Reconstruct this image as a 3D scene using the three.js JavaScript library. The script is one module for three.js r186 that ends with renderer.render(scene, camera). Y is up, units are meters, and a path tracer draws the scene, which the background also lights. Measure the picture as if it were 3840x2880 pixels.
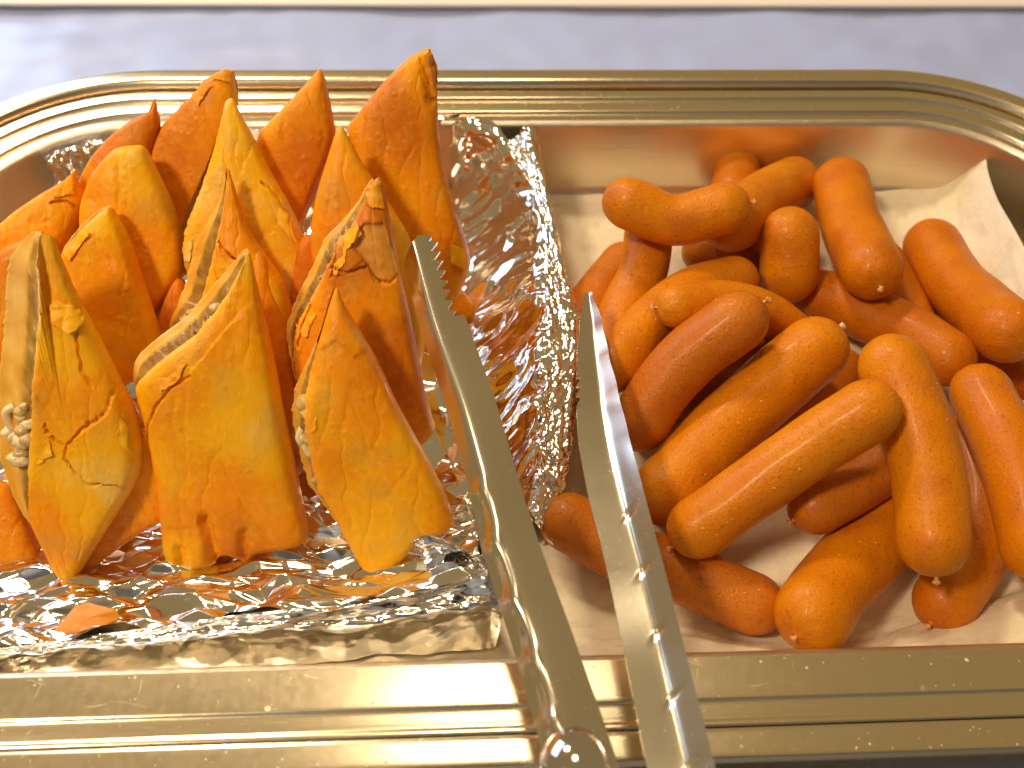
import * as THREE from 'three';
import { ImprovedNoise } from 'three/addons/math/ImprovedNoise.js';
import { mergeGeometries, mergeVertices } from 'three/addons/utils/BufferGeometryUtils.js';
import { RectAreaLightUniformsLib } from 'three/addons/lights/RectAreaLightUniformsLib.js';

const DEG = Math.PI / 180;
// ---------------------------------------------------------------- camera
const camera = new THREE.PerspectiveCamera(42, 4 / 3, 0.01, 30);
camera.position.set(0,0.278,0.21);
camera.rotation.order = 'YXZ';
camera.rotation.set(-53 * DEG, -4.6 * DEG, 2.75 * DEG);
camera.focus = 0.30;
camera.userData.fStop = 11;

// ---------------------------------------------------------------- renderer, surroundings, lamps
RectAreaLightUniformsLib.init();
const renderer = new THREE.WebGLRenderer({ antialias: true });
renderer.toneMapping = THREE.LinearToneMapping;
renderer.toneMappingExposure = 1.12;
renderer.shadowMap.enabled = true;
const scene = new THREE.Scene();
scene.background = new THREE.Color().setRGB(0.25, 0.172, 0.075);       // dim warm room
const LAMPS = [   // position, width and depth, radiance, colour
  { at: [0.03, 1.30, -0.31], size: [0.20, 0.20], power: 12, rgb: [1, 0.79, 0.52], label: 'square warm ceiling lamp straight above the far edge of the tray' },
  { at: [-0.46, 1.25, -0.95], size: [0.20, 0.20], power: 90, rgb: [1, 0.79, 0.52], label: 'square warm ceiling lamp beyond the counter on the left' },
  { at: [-0.62, 1.10, 0.30], size: [0.18, 0.18], power: 74, rgb: [1, 0.79, 0.52], label: 'square warm ceiling lamp above the head of the viewer' },
  { at: [-1.15, 0.75, -1.2], size: [1.0, 0.7], power: 3.6, rgb: [0.58, 0.74, 1], label: 'cool daylight window panel behind the counter on the left', aim: [-0.1, 0, -0.1] },
];

// ---------------------------------------------------------------- helpers
const perlin = new ImprovedNoise();
const noise = (x, y, z = 0) => perlin.noise(x + 31.7, y + 17.3, z + 5.9);
const clamp = (v, a = 0, b = 1) => Math.min(b, Math.max(a, v));
const smooth = (a, b, x) => { const t = clamp((x - a) / (b - a)); return t * t * (3 - 2 * t); };
const lerp = (a, b, t) => a + (b - a) * t;
const mix3 = (a, b, t) => [lerp(a[0], b[0], t), lerp(a[1], b[1], t), lerp(a[2], b[2], t)];
let seedState = 7;
const rnd = () => { seedState = (seedState * 1664525 + 1013904223) >>> 0; return seedState / 4294967296; };
const V = (a) => new THREE.Vector3(a[0] / 1000, a[1] / 1000, a[2] / 1000);   // millimetres to metres
const names = {};
function numbered(name) {
  const n = names[name] = (names[name] ?? -1) + 1;
  return n ? `${name}_${String(n).padStart(3, '0')}` : name;
}
function thing(name, label, category, group, at = [0, 0, 0]) {
  const o = new THREE.Group(); o.name = numbered(name); o.position.copy(V(at));
  o.userData = { label, category };
  if (group) o.userData.group = group;
  scene.add(o);
  return o;
}
function part(name, geometry, material, parent, label) {
  const m = new THREE.Mesh(geometry, material); m.name = name; m.castShadow = m.receiveShadow = true;
  if (label) m.userData.label = label;
  parent.add(m);
  return m;
}
function structure(name, geometry, material) {
  const m = part(name, geometry, material, scene); m.userData.kind = 'structure';
  return m;
}
// a grid of nu x nv points; f(u, v) returns a point; closeU joins the last column to the first
function grid(nu, nv, f, { closeU = false, uv, color, flip = false } = {}) {
  const pos = [], uvs = [], cols = [], idx = [];
  for (let j = 0; j <= nv; j++) for (let i = 0; i <= nu; i++) {
    const u = i / nu, v = j / nv, p = f(u, v);
    pos.push(p.x, p.y, p.z);
    const t = uv ? uv(u, v, p) : [u, v]; uvs.push(t[0], t[1]);
    if (color) cols.push(...color(u, v, p));
  }
  const w = nu + 1;
  for (let j = 0; j < nv; j++) for (let i = 0; i < nu; i++) {
    const a = j * w + i, b = a + 1, c = a + w, d = c + 1;
    if (flip) idx.push(a, c, b, b, c, d); else idx.push(a, b, c, b, d, c);
  }
  const g = new THREE.BufferGeometry();
  g.setAttribute('position', new THREE.Float32BufferAttribute(pos, 3));
  g.setAttribute('uv', new THREE.Float32BufferAttribute(uvs, 2));
  if (color) g.setAttribute('color', new THREE.Float32BufferAttribute(cols, 3));
  g.setIndex(idx);
  g.computeVertexNormals();
  if (closeU) {   // average the seam
    const n = g.attributes.normal;
    for (let j = 0; j <= nv; j++) {
      const a = j * w, b = a + nu, s = new THREE.Vector3(n.getX(a) + n.getX(b), n.getY(a) + n.getY(b), n.getZ(a) + n.getZ(b)).normalize();
      n.setXYZ(a, s.x, s.y, s.z); n.setXYZ(b, s.x, s.y, s.z);
    }
  }
  return g;
}
function texture(size, f, srgb = false) {
  const d = new Uint8Array(size * size * 4);
  for (let j = 0; j < size; j++) for (let i = 0; i < size; i++) {
    const c = f(i / size, j / size), k = (j * size + i) * 4;
    for (let q = 0; q < 3; q++) d[k + q] = clamp(Math.round(255 * (Array.isArray(c) ? c[q] : c)), 0, 255);
    d[k + 3] = 255;
  }
  const t = new THREE.DataTexture(d, size, size);
  t.wrapS = t.wrapT = THREE.RepeatWrapping; t.magFilter = THREE.LinearFilter; t.minFilter = THREE.LinearMipmapLinearFilter; t.generateMipmaps = true;
  if (srgb) t.colorSpace = THREE.SRGBColorSpace;
  t.needsUpdate = true;
  return t;
}
const repeat = (t, x, y = x) => { const c = t.clone(); c.repeat.set(x, y); c.needsUpdate = true; return c; };
// tileable value noise
function tileNoise(cells, seed) {
  const r = []; let s = seed;
  for (let i = 0; i < cells * cells; i++) { s = (s * 1664525 + 1013904223) >>> 0; r.push(s / 4294967296); }
  return (u, v) => {
    const x = u * cells, y = v * cells, i = Math.floor(x), j = Math.floor(y), a = smooth(0, 1, x - i), b = smooth(0, 1, y - j);
    const q = (m, n) => r[((n % cells + cells) % cells) * cells + (m % cells + cells) % cells];
    return lerp(lerp(q(i, j), q(i + 1, j), a), lerp(q(i, j + 1), q(i + 1, j + 1), a), b);
  };
}
// ---------------------------------------------------------------- textures (grain, wear)
const n8 = tileNoise(8, 3), n20 = tileNoise(20, 11), n48 = tileNoise(48, 23), n110 = tileNoise(110, 41), n230 = tileNoise(230, 57);
const grainTex = texture(512, (u, v) => 0.25 * n20(u, v) + 0.3 * n48(u, v) + 0.3 * n110(u, v) + 0.15 * n230(u, v));
const speckTex = texture(512, (u, v) => {   // fine darker flecks of the meat under the casing
  const a = clamp(smooth(0.66, 0.86, n110(u, v) * 0.6 + n230(u, v) * 0.4) + 0.7 * smooth(0.72, 0.9, n48(u, v) * 0.75 + n230(u, v) * 0.25)), b = 0.5 * n20(u, v) + 0.5 * n48(u, v);
  const k = 1 - 0.36 * a; const t = 0.93 + 0.07 * b;
  return [k * t, Math.pow(k, 1.3) * t, Math.pow(k, 1.4) * t];
});
const fibreTex = texture(512, (u, v) => { const k = 0.945 + 0.05 * n48(u, v) + 0.05 * n230(u, v) - 0.05 * smooth(0.62, 0.85, n20(u, v)); return [k, k * 0.995, k * 0.98]; }, true);
const scratchLines = [];
for (let i = 0; i < 260; i++) scratchLines.push([rnd(), rnd(), (rnd() - 0.5) * 0.5 + (rnd() < 0.25 ? 1.3 : 0), 0.01 + rnd() * 0.06, 0.15 + rnd() * 0.6]);
const scratchTex = (() => {   // hair scratches and dried drops on steel
  const S = 1024, f = new Float32Array(S * S);
  for (const [x, y, a, l, k] of scratchLines) {
    const n = Math.ceil(l * S);
    for (let q = 0; q < n; q++) {
      const bend = 0.004 * Math.sin(q / n * 3 + x * 9), px = Math.floor(((x + Math.cos(a) * q / S) % 1 + 1) % 1 * S), py = Math.floor(((y + bend + Math.sin(a) * q / S) % 1 + 1) % 1 * S);
      f[py * S + px] = Math.max(f[py * S + px], k * Math.sin(Math.PI * q / n));
    }
  }
  for (let i = 0; i < 240; i++) {
    const cx = rnd() * S, cy = rnd() * S, r = 0.8 + rnd() * rnd() * rnd() * 5, k = 0.4 + rnd() * 0.6;
    for (let y = -r; y <= r; y++) for (let x = -r; x <= r; x++) if (x * x + y * y < r * r) {
      const q = (Math.floor(cy + y + S) % S) * S + Math.floor(cx + x + S) % S; f[q] = Math.max(f[q], k);
    }
  }
  return texture(S, (u, v) => { const k = f[Math.floor(v * S) * S + Math.floor(u * S)], b = 0.5 * n20(u, v) + 0.5 * n48(u, v); return [0, 0.5 + 0.05 * (n110(u, v) + n230(u, v) - 1) + 0.4 * k, 0.5 + 0.5 * k]; });
})();

// ---------------------------------------------------------------- materials
const M = {};
const std = (rgb, o = {}) => { const m = new THREE.MeshStandardMaterial({ roughness: 0.6, ...o }); m.color.setRGB(...rgb); m.side = THREE.DoubleSide; return m; };
const phys = (rgb, o = {}) => { const m = new THREE.MeshPhysicalMaterial({ roughness: 0.5, ...o }); m.color.setRGB(...rgb); m.side = THREE.DoubleSide; return m; };
M.steel = std([0.90, 0.79, 0.58], { metalness: 1, roughness: 0.42, roughnessMap: repeat(scratchTex, 6) });
M.wallSteel = std([0.80, 0.72, 0.57], { metalness: 1, roughness: 0.33, bumpMap: repeat(grainTex, 6, 60), bumpScale: 0.00006 });
M.tongs = std([0.76, 0.71, 0.60], { metalness: 1, roughness: 0.36, roughnessMap: repeat(scratchTex, 14) });
M.dome = std([0.72, 0.72, 0.74], { metalness: 1, roughness: 0.08 });
M.foil = std([0.90, 0.88, 0.85], { metalness: 1, roughness: 0.10 });
M.paper = std([0.86, 0.76, 0.59], { roughness: 0.7, map: repeat(fibreTex, 9), bumpMap: repeat(grainTex, 18), bumpScale: 0.00012 });
M.wrapper = phys([1, 1, 1], { roughness: 0.38, vertexColors: true, bumpMap: repeat(grainTex, 30), bumpScale: 0.00012, specularIntensity: 0.4 });
M.filling = phys([1, 1, 1], { roughness: 0.3, vertexColors: true, bumpMap: repeat(grainTex, 40), bumpScale: 0.0001 });
M.sausage = phys([1, 1, 1], { roughness: 0.38, vertexColors: true, map: repeat(speckTex, 24), bumpMap: repeat(grainTex, 26), bumpScale: 0.00024, specularIntensity: 0.42, clearcoat: 0.06, clearcoatRoughness: 0.15 });
M.fat = phys([0.80, 0.36, 0.05], { roughness: 0.06, specularIntensity: 1 });
M.knot = phys([0.72, 0.36, 0.10], { roughness: 0.35 });
M.crumbWhite = phys([0.86, 0.76, 0.58], { roughness: 0.4 });
M.flake = phys([0.74, 0.27, 0.02], { roughness: 0.45 });
M.film = phys([0.43, 0.52, 0.88], { roughness: 0.34, clearcoat: 0.5, clearcoatRoughness: 0.2 });
M.ledge = std([0.88, 0.80, 0.72], { roughness: 0.5 });
M.noodle = phys([0.82, 0.68, 0.38], { roughness: 0.25, specularIntensity: 0.8 });
M.mushroom = phys([0.26, 0.14, 0.03], { roughness: 0.3 });
M.onion = phys([0.62, 0.42, 0.16], { roughness: 0.25 });
M.addedWall = std([0.24, 0.27, 0.34], { roughness: 0.8 });

// ---------------------------------------------------------------- lamps
for (const l of LAMPS) {
  const window_ = !!l.aim, o = thing(window_ ? 'window_panel' : 'ceiling_lamp', l.label, window_ ? 'window' : 'lamp', window_ ? null : 'ceiling lamps over the counter', [0, 0, 0]);
  o.position.set(...l.at);
  o.lookAt(...(l.aim ?? [l.at[0], -1, l.at[2] + 0.0001]));
  const glow = new THREE.MeshStandardMaterial({ color: 0x000000 }); glow.emissive.setRGB(...l.rgb); glow.emissiveIntensity = l.power * 0.25;
  const face = part(window_ ? 'window_pane' : 'lamp_diffuser', new THREE.BoxGeometry(l.size[0], l.size[1], 0.01), glow, o);
  face.position.z = -0.012; face.castShadow = false;
  const frameM = std([0.7, 0.68, 0.64]);
  for (const [w, h, x, y] of [[l.size[0] + 0.06, 0.03, 0, l.size[1] / 2 + 0.016], [l.size[0] + 0.06, 0.03, 0, -l.size[1] / 2 - 0.016], [0.03, l.size[1], l.size[0] / 2 + 0.016, 0], [0.03, l.size[1], -l.size[0] / 2 - 0.016, 0]]) {
    part(window_ ? 'window_frame' : 'lamp_frame', new THREE.BoxGeometry(w, h, 0.03), frameM, o).position.set(x, y, -0.016);
  }
  const light = new THREE.RectAreaLight(new THREE.Color().setRGB(...l.rgb), l.power, l.size[0], l.size[1]);
  light.position.set(...l.at); light.lookAt(...(l.aim ?? [l.at[0], -1, l.at[2] + 0.0001]));
  scene.add(light);
}

// ---------------------------------------------------------------- measured shapes, millimetres
const SAUSAGES = [
  { name: 'S1', spine: [[56.9,47.4,-38],[71.2,44.5,-33],[86.7,48.8,-33.6]], r: 8.7, knots: [0,1], tone: 'a', wet: 0, label: 'plump sausage lying crosswise at the back left of the pile, its knotted end facing forward' },
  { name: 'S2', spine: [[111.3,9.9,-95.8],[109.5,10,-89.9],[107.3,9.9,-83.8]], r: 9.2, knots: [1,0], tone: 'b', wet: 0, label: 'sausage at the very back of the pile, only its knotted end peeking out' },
  { name: 'S3', spine: [[131.4,12.2,-86.4],[113.6,22.7,-66.6],[96.4,32.1,-45.1]], r: 10.6, knots: [0,0], tone: 'a', wet: 0, label: 'sausage behind the crosswise one at the back, slanting up to the right' },
  { name: 'S4', spine: [[145.8,21,-75.4],[141.5,26,-48],[139.2,33.3,-20.9]], r: 10.7, knots: [1,1], tone: 'c', wet: 8, label: 'long upright sausage at the back right whose lower end points at the viewer' },
  { name: 'S5', spine: [[115.1,30.9,-36.9],[115.4,26.7,-33.4],[115.6,22.7,-30]], r: 10.4, knots: [0,1], tone: 'a', wet: 12, label: 'short foreshortened sausage standing alone in the gap at the middle of the back' },
  { name: 'S6', spine: [[66.5,30.8,-43.6],[62.9,24,-28.2],[55.9,19.7,-15.4],[50.5,15.7,-3]], r: 8.6, knots: [1,0], tone: 'a', wet: 8, label: 'slender upright sausage with a pointed top beside the foil wall' },
  { name: 'S7', spine: [[59.2,10.5,-43.3],[50.3,10.2,-31.1],[41.7,10.3,-19.1]], r: 9.4, knots: [0,0], tone: 'd', wet: 0, label: 'sausage half hidden between the foil wall and the slender upright one' },
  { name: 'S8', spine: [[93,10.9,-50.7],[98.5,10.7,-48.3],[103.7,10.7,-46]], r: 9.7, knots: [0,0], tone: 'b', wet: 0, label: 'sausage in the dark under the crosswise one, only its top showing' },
  { name: 'S9', spine: [[93,26.3,-22.1],[76.5,29.1,-13.9],[60.8,28.7,-0.6],[48.5,27.7,15.4]], r: 8.4, knots: [0,0], tone: 'a', wet: 8, label: 'long sausage whose curved back slopes down to the left from the middle' },
  { name: 'S10', spine: [[68.5,41.4,2.6],[85.1,38.3,-1.2],[100.1,32.1,-1],[112.6,23.1,2.2]], r: 7.3, knots: [1,0], tone: 'a', wet: 8, label: 'arched sausage that bends over behind the pinkish one' },
  { name: 'S11', spine: [[83.2,46.9,14.5],[71.5,38.2,18.9],[61.8,29.4,25.7],[55.8,22.1,32.3]], r: 9.5, knots: [1,0], tone: 'd', wet: 10, label: 'pinkish brown sausage with a pale sheen at the centre of the heap' },
  { name: 'S12', spine: [[109.9,34.1,16.3],[94.9,27.9,26.6],[79,21.5,38.6],[62.7,14.8,53.6]], r: 10.9, knots: [1,0], tone: 'a', wet: 26, label: 'large glossy sausage with a white crumb at its upper end and moisture rings' },
  { name: 'S13', spine: [[111.1,54.2,53.9],[98,44.3,58.3],[82.7,33.7,64.8],[67.8,24.4,71.8]], r: 9.1, knots: [0,1], tone: 'a', wet: 22, label: 'large glossy sausage lying frontmost across the heap' },
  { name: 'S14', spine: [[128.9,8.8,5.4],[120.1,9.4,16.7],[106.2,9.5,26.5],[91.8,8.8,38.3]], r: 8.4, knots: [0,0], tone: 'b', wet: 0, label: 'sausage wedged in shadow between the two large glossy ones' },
  { name: 'S15', spine: [[103.9,23.5,65.5],[116.5,24.8,59.1],[130.8,28.1,51.7]], r: 8.4, knots: [1,0], tone: 'd', wet: 0, label: 'sausage with a dimpled end beneath the frontmost large one' },
  { name: 'S16', spine: [[125.3,50.8,37],[128.2,47.2,50.6],[129.7,42.4,66.3],[128.3,36.5,83.2]], r: 10.1, knots: [0,1], tone: 'a', wet: 12, label: 'thick sausage hanging straight down right of the heap, a small nub at its tip' },
  { name: 'S17', spine: [[130,11.1,-28],[141.6,15.4,-15.6],[151.6,19.7,-3.3],[159.2,22.9,9.9]], r: 9.6, knots: [0,0], tone: 'b', wet: 0, label: 'sausage slanting down to the right beneath the upright one at the back' },
  { name: 'S18', spine: [[177.2,12.8,-49.9],[176.5,17.3,-28.3],[177.1,24.9,-8.4],[175.6,34.4,8.2]], r: 10.7, knots: [0,0], tone: 'c', wet: 6, label: 'lone fat sausage leaning on the raised paper at the right' },
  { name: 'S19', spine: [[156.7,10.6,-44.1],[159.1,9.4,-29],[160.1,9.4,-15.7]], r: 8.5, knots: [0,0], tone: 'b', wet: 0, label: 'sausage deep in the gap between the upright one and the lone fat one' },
  { name: 'S20', spine: [[163.1,28.3,30.1],[163.7,29,46.3],[163.2,28.4,64.8],[161.1,28.3,82.2]], r: 9.6, knots: [0,0], tone: 'c', wet: 0, label: 'sausage cut off by the right border of the picture, curving downward' },
  { name: 'S21', spine: [[162.9,10.1,36.4],[160.9,10.9,56.8],[153.1,10.3,75.6],[140.1,10.1,89.7]], r: 9.3, knots: [0,1], tone: 'c', wet: 0, label: 'curved sausage beneath the hanging one, its knotted tail touching the paper' },
  { name: 'S22', spine: [[97.3,19.1,96.3],[108.3,15.2,84.4],[121.1,12.2,73.4],[136.2,12.1,60.2]], r: 11.2, knots: [1,0], tone: 'a', wet: 10, label: 'thick sausage at the front whose blunt knotted end faces the viewer' },
  { name: 'S23', spine: [[31.4,12.8,63.5],[46,10.2,71.9],[64.4,9.8,79.8],[82.3,9.8,89.4]], r: 8.9, knots: [0,0], tone: 'd', wet: 14, label: 'long sausage lying on the paper under the right arm of the tongs' },
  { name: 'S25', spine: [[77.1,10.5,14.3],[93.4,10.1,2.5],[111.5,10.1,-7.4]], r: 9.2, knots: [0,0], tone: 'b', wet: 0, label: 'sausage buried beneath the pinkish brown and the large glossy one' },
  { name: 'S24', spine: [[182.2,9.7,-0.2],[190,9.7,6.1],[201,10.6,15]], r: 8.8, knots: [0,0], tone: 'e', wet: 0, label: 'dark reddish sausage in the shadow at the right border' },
];
const ROLLS = {
  R1: { at: [-117.5,2,74.2], lean: 50, yaw: 0, half: 9, cut: 7, shift: [-14.9,1],
    outline: [[3.5,102.9,0.25],[5.8,102,0],[7.6,95.9,0],[10.2,87,0],[13.8,77.8,0],[18.8,64.5,0],[23.3,52.3,0],[24.7,42.6,0],[23.7,35.7,0],[20.6,28.7,0],[12,16,0],[4.2,4.6,0],[-0.1,-1.2,0],[-2.6,3.3,0],[-5.8,13.6,0],[-8,22.2,0.3],[-5.8,34.9,0.8],[-3.4,47.3,1],[-1.2,60.8,1],[1.9,75.4,1],[3.5,85.7,1],[3.3,94.7,0.8]],
    cracks: [[[20.7,61.8],[17.8,53.7],[11.6,49.8],[6.6,45],[5.5,40.9],[9.6,36],[11.3,33.4],[17.2,33],[20.6,31.5]],[[1.3,50.6],[3.5,46.5],[5.9,45.1]],[[11.6,75.9],[12.5,65.9],[14.7,61.9]]], raised: [[[6.6,45],[5.5,40.9],[11.3,33.4],[20.6,31.5],[25.3,42.6],[23.4,53.6],[20.7,61.8],[17.1,53.1]],[[4.7,84.4],[12.4,83.7],[13.1,77.8],[10.6,76.3],[5.6,79.2]]], torn: [], creases: [], flakes: [[[5.1,84.2],[11.9,83.7],[13.5,79.1],[10.6,76.3],[5.9,79.2]],[[-4.7,45.3],[2.2,46.5],[2.8,42.4],[-1.8,39.7]],[[21,53.7],[23.1,50.2],[23.4,42.6],[21.3,45.4]]] },
  R2: { at: [-69.6,2,67.3], lean: 50, yaw: 0, half: 10, cut: 4.5, shift: [-3.9,4.3],
    outline: [[10,92.4,0.2],[11.5,82.6,0],[13,73.2,0],[14.9,61,0],[16.7,45.7,0],[18.7,32.9,0],[20.5,19.9,0],[22,6.9,0],[18.3,4,0],[12.7,3.3,0],[7.1,2.2,0],[3,-0.1,0],[-0.6,2.1,0],[-4,1.9,0],[-5.5,0.7,0],[-6.4,-1,0],[-15.4,-3,0],[-18.8,-0.7,0],[-21,2.9,0],[-20.9,10.6,0],[-21.5,29.5,0],[-23,43.7,0],[-24.4,53.7,0.5],[-21.2,58,1],[-15.6,62.8,1],[-10,66.8,1],[-5.6,70,1],[-0.7,75.4,1],[3.8,81.1,0.9],[7.3,87.2,0.6]],
    cracks: [[[-7.3,58.6],[-13.6,54.6],[-18,49.1],[-20.6,43.6],[-22.4,35.2]]], raised: [[[-7.3,59.3],[3.5,72],[11.8,79.9],[18.1,51.3],[23.8,3.6],[4,-1.9],[-8.7,13.3],[-21.6,13.6],[-22.2,36.6],[-20.5,44.3],[-18,49.1],[-13.6,54.6]]], torn: [], creases: [[[-6.4,16.1],[-5.2,8.8],[-5.5,0.6],6],[[-14.7,6],[-14.5,-0.7],[-15.4,-3],4],[[4.9,11.5],[3.7,4.1],[3,-0.1],4]], flakes: [[[-4.8,73.4],[-0.2,75.3],[1.7,73.4],[-3,69.1]],[[-17.2,58.8],[-12.4,63],[-7.7,62.7],[-10.8,57],[-15.4,54.6]]] },
  R3: { at: [-27.8,2,75.2], lean: 50, yaw: 0, half: 9, cut: 6, shift: [-5.3,-1],
    outline: [[-7.5,87.9,0.1],[-5.2,82.9,0],[-1.9,76.8,0],[2.2,69.3,0],[5.4,62.1,0],[8.3,54.8,0],[14.5,42.2,0],[20.6,29.7,0],[24.2,19.1,0],[23,15.7,0],[13.7,12.4,0],[11.3,9.5,0],[5.9,3.7,0],[-0.3,-1.5,0],[-2.7,2.8,0],[-6.2,10.8,0],[-10.9,21.1,0.3],[-14.3,29.8,0.8],[-16.1,41.1,1],[-17.2,50.9,1],[-16.3,59.3,0.9],[-14.9,65.8,0.5],[-12.1,75.1,0.1]],
    cracks: [[[-1.5,77.6],[1.5,71.6],[2.2,68.9]]], raised: [[[-14.2,69.8],[-11.2,77.7],[-7.4,87.9],[-2.2,77.6],[1.5,71.2],[-2.5,69.6],[-6.8,74.4],[-9.9,72.4]]], torn: [], creases: [], flakes: [[[-16.3,58.4],[-12.2,57.6],[-13.9,49.4],[-17.5,46.7]]] },
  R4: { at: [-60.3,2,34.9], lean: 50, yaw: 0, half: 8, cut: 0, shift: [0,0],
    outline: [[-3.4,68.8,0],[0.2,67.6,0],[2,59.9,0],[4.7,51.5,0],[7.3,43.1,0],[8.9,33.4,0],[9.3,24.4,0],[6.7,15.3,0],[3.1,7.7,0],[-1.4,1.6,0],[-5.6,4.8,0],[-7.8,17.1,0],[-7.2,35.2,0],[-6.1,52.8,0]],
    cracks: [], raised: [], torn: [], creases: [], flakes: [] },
  R5: { at: [-108.2,2,33.7], lean: 48, yaw: 0, half: 9, cut: 3, shift: [-1.9,1.3],
    outline: [[1.4,82.3,0.2],[4.3,77,0],[6.9,69.2,0],[9.3,59.3,0],[11.9,48.4,0],[13.6,39.6,0],[11.3,32.3,0],[5.3,28.3,0],[1.7,26.9,0],[-3.4,21.3,0],[-9,22.9,0],[-12,37.8,0],[-13.7,53.8,0],[-14.5,66.6,0.4],[-10.3,72.2,0.8],[-5.7,77,0.8],[-1.8,80.3,0.6]],
    cracks: [], raised: [], torn: [], creases: [], flakes: [[[-12,69.4],[-5.9,75],[-2.6,75],[-9.4,66.6]]] },
  R6: { at: [-103.4,2,14.8], lean: 48, yaw: 0, half: 9.5, cut: 0, shift: [0,0],
    outline: [[-5,87.4,0],[0.1,88.5,0],[4,88,0],[7.4,80.2,0],[10.8,71.5,0],[13.2,63,0],[14.3,55.6,0],[13,47.9,0],[9.3,40.7,0],[4.7,34.7,0],[2.1,28.7,0],[-4.3,22.7,0],[-12.5,31.9,0],[-16.2,47,0],[-17.7,60.4,0],[-16.5,70.6,0],[-11.9,80.3,0]],
    cracks: [], raised: [], torn: [], creases: [], flakes: [[[-15.4,66.2],[-8.1,66.9],[-7.1,61.7],[-14.6,58.9]]] },
  R7: { at: [-143,2,13], lean: 46, yaw: 4, half: 9, cut: 0, shift: [0,0],
    outline: [[21.1,76.5,0],[23.7,79.1,0],[23.8,75.6,0],[25.2,70.4,0],[22.2,62.5,0],[18.3,53.8,0],[12.3,39.1,0],[5.7,21.3,0],[-4.2,12.8,0],[-14.6,22.7,0],[-12.7,46.7,0],[-6.8,58.2,0],[2.8,66.2,0],[12.2,71.9,0]],
    cracks: [[[16.8,68.7],[21.2,69.2],[23.8,66.8]]], raised: [], torn: [], creases: [], flakes: [[[17.7,70.1],[23.6,71.3],[24,78.8],[21.4,76.5]]] },
  R8: { at: [-146.6,2,28.4], lean: 47, yaw: 6, half: 8, cut: 0, shift: [0,0],
    outline: [[16.3,68.3,0],[21.3,70.3,0],[21.5,65.7,0],[18.2,50,0],[12.4,32.8,0],[5.3,15.5,0],[-2.1,13.2,0],[-8.4,25.9,0],[-5.4,52.1,0],[3.1,61.5,0],[10.8,66.6,0]],
    cracks: [], raised: [], torn: [], creases: [], flakes: [] },
  R9: { at: [-116.3,2,-5.9], lean: 50, yaw: 2, half: 8, cut: 0, shift: [0,0],
    outline: [[17.9,86,0],[19.4,89.8,0],[20.3,84.5,0],[20.2,80.6,0],[17.1,72.5,0],[14,57.6,0],[9.2,41,0],[0.5,31.9,0],[-7.8,38.4,0],[-9.7,53.8,0],[-7.8,62.8,0],[-2.3,71.6,0],[5.2,78.7,0],[12.4,83.5,0]],
    cracks: [], raised: [], torn: [], creases: [], flakes: [] },
  R10: { at: [-92.1,2,-11.9], lean: 50, yaw: 0, half: 9, cut: 2, shift: [0.7,1],
    outline: [[12.4,93.5,0.4],[15.2,95.5,0.4],[18.1,94.3,0.4],[19.2,87.5,0],[17.8,80.8,0],[14.4,70.4,0],[10.6,59.8,0],[6.7,49.1,0],[2.5,33.5,0],[-4.2,27.2,0],[-9.7,36.8,0],[-11.9,50.8,0],[-12.1,66,0],[-7,76.2,0],[0.2,83.5,0],[6.3,88.8,0.4],[9.3,92.6,0.6]],
    cracks: [], raised: [], torn: [], creases: [], flakes: [[[12.3,92.3],[18.1,91.1],[18.8,94.8],[16.4,95.5],[13.9,94.4]],[[5,87.5],[9.1,89.7],[12.8,90.4],[7.8,83.8]]] },
  R11: { at: [-70.7,2,14.6], lean: 49, yaw: 0, half: 10, cut: 4, shift: [-3,1.3],
    outline: [[-1.9,101.2,0.2],[0.2,102.3,0.1],[2.7,96.9,0],[6.3,89.3,0],[10.4,80.1,0],[15.2,71.1,0],[18.9,62.6,0],[20.9,55.5,0],[21.5,49.9,0],[18.4,40.1,0],[11.4,28,0],[0.6,22,0],[-11.2,26.8,0],[-16.2,40.6,0.5],[-17.8,55.5,1],[-15.7,64.3,1],[-10.8,75.2,0.8],[-6.9,85.9,0.3],[-4,95.6,0.1]],
    cracks: [[[8.9,76.5],[12.4,72.9],[17,65.5]]], raised: [[[8.2,76.1],[10.3,75.8],[16.7,65.8],[17.5,58.2],[13.4,65.6],[10.7,70]]], torn: [], creases: [], flakes: [[[11.1,71.4],[16.2,67],[19,58.1],[13.7,64.1]],[[-17.1,58.5],[-13.3,59.9],[-14.6,52.5],[-17.1,52.6]]] },
  R12: { at: [-72.5,2,31.4], lean: 50, yaw: 0, half: 9, cut: 5, shift: [-7.9,1.4],
    outline: [[2.4,91.9,0.1],[3.4,88.2,0],[4.6,82.9,0],[6.4,76.2,0],[9.1,70.2,0],[12.7,64.5,0],[16.9,57.3,0],[19.2,47,0],[16.8,35.2,0],[10.2,21.7,0],[-1.7,18.9,0],[-12.9,25.2,0.2],[-16.5,37.9,0.6],[-13,46,1],[-7.6,53.2,1],[-4.8,60.4,1],[-2.4,67.5,1],[-0.4,76,0.6],[1.1,84.3,0.2]],
    cracks: [[[-1.3,70.3],[1.6,67.5],[4.2,64.6]]], raised: [[[-3.2,58.9],[-1.3,70.3],[1.6,67.5],[4.9,64.3],[0.6,53.1],[-8.6,44.5]]], torn: [], creases: [], flakes: [[[-5.4,59],[-0.3,60.3],[4.5,64.6],[1.5,66.8],[-1.9,65.4]],[[-13.6,46],[-8.1,50.3],[-7.6,45.9],[-11.8,40.1]]] },
  R13: { at: [-57.2,2,-6.8], lean: 52, yaw: 0, half: 8.5, cut: 0, shift: [0,0],
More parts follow.
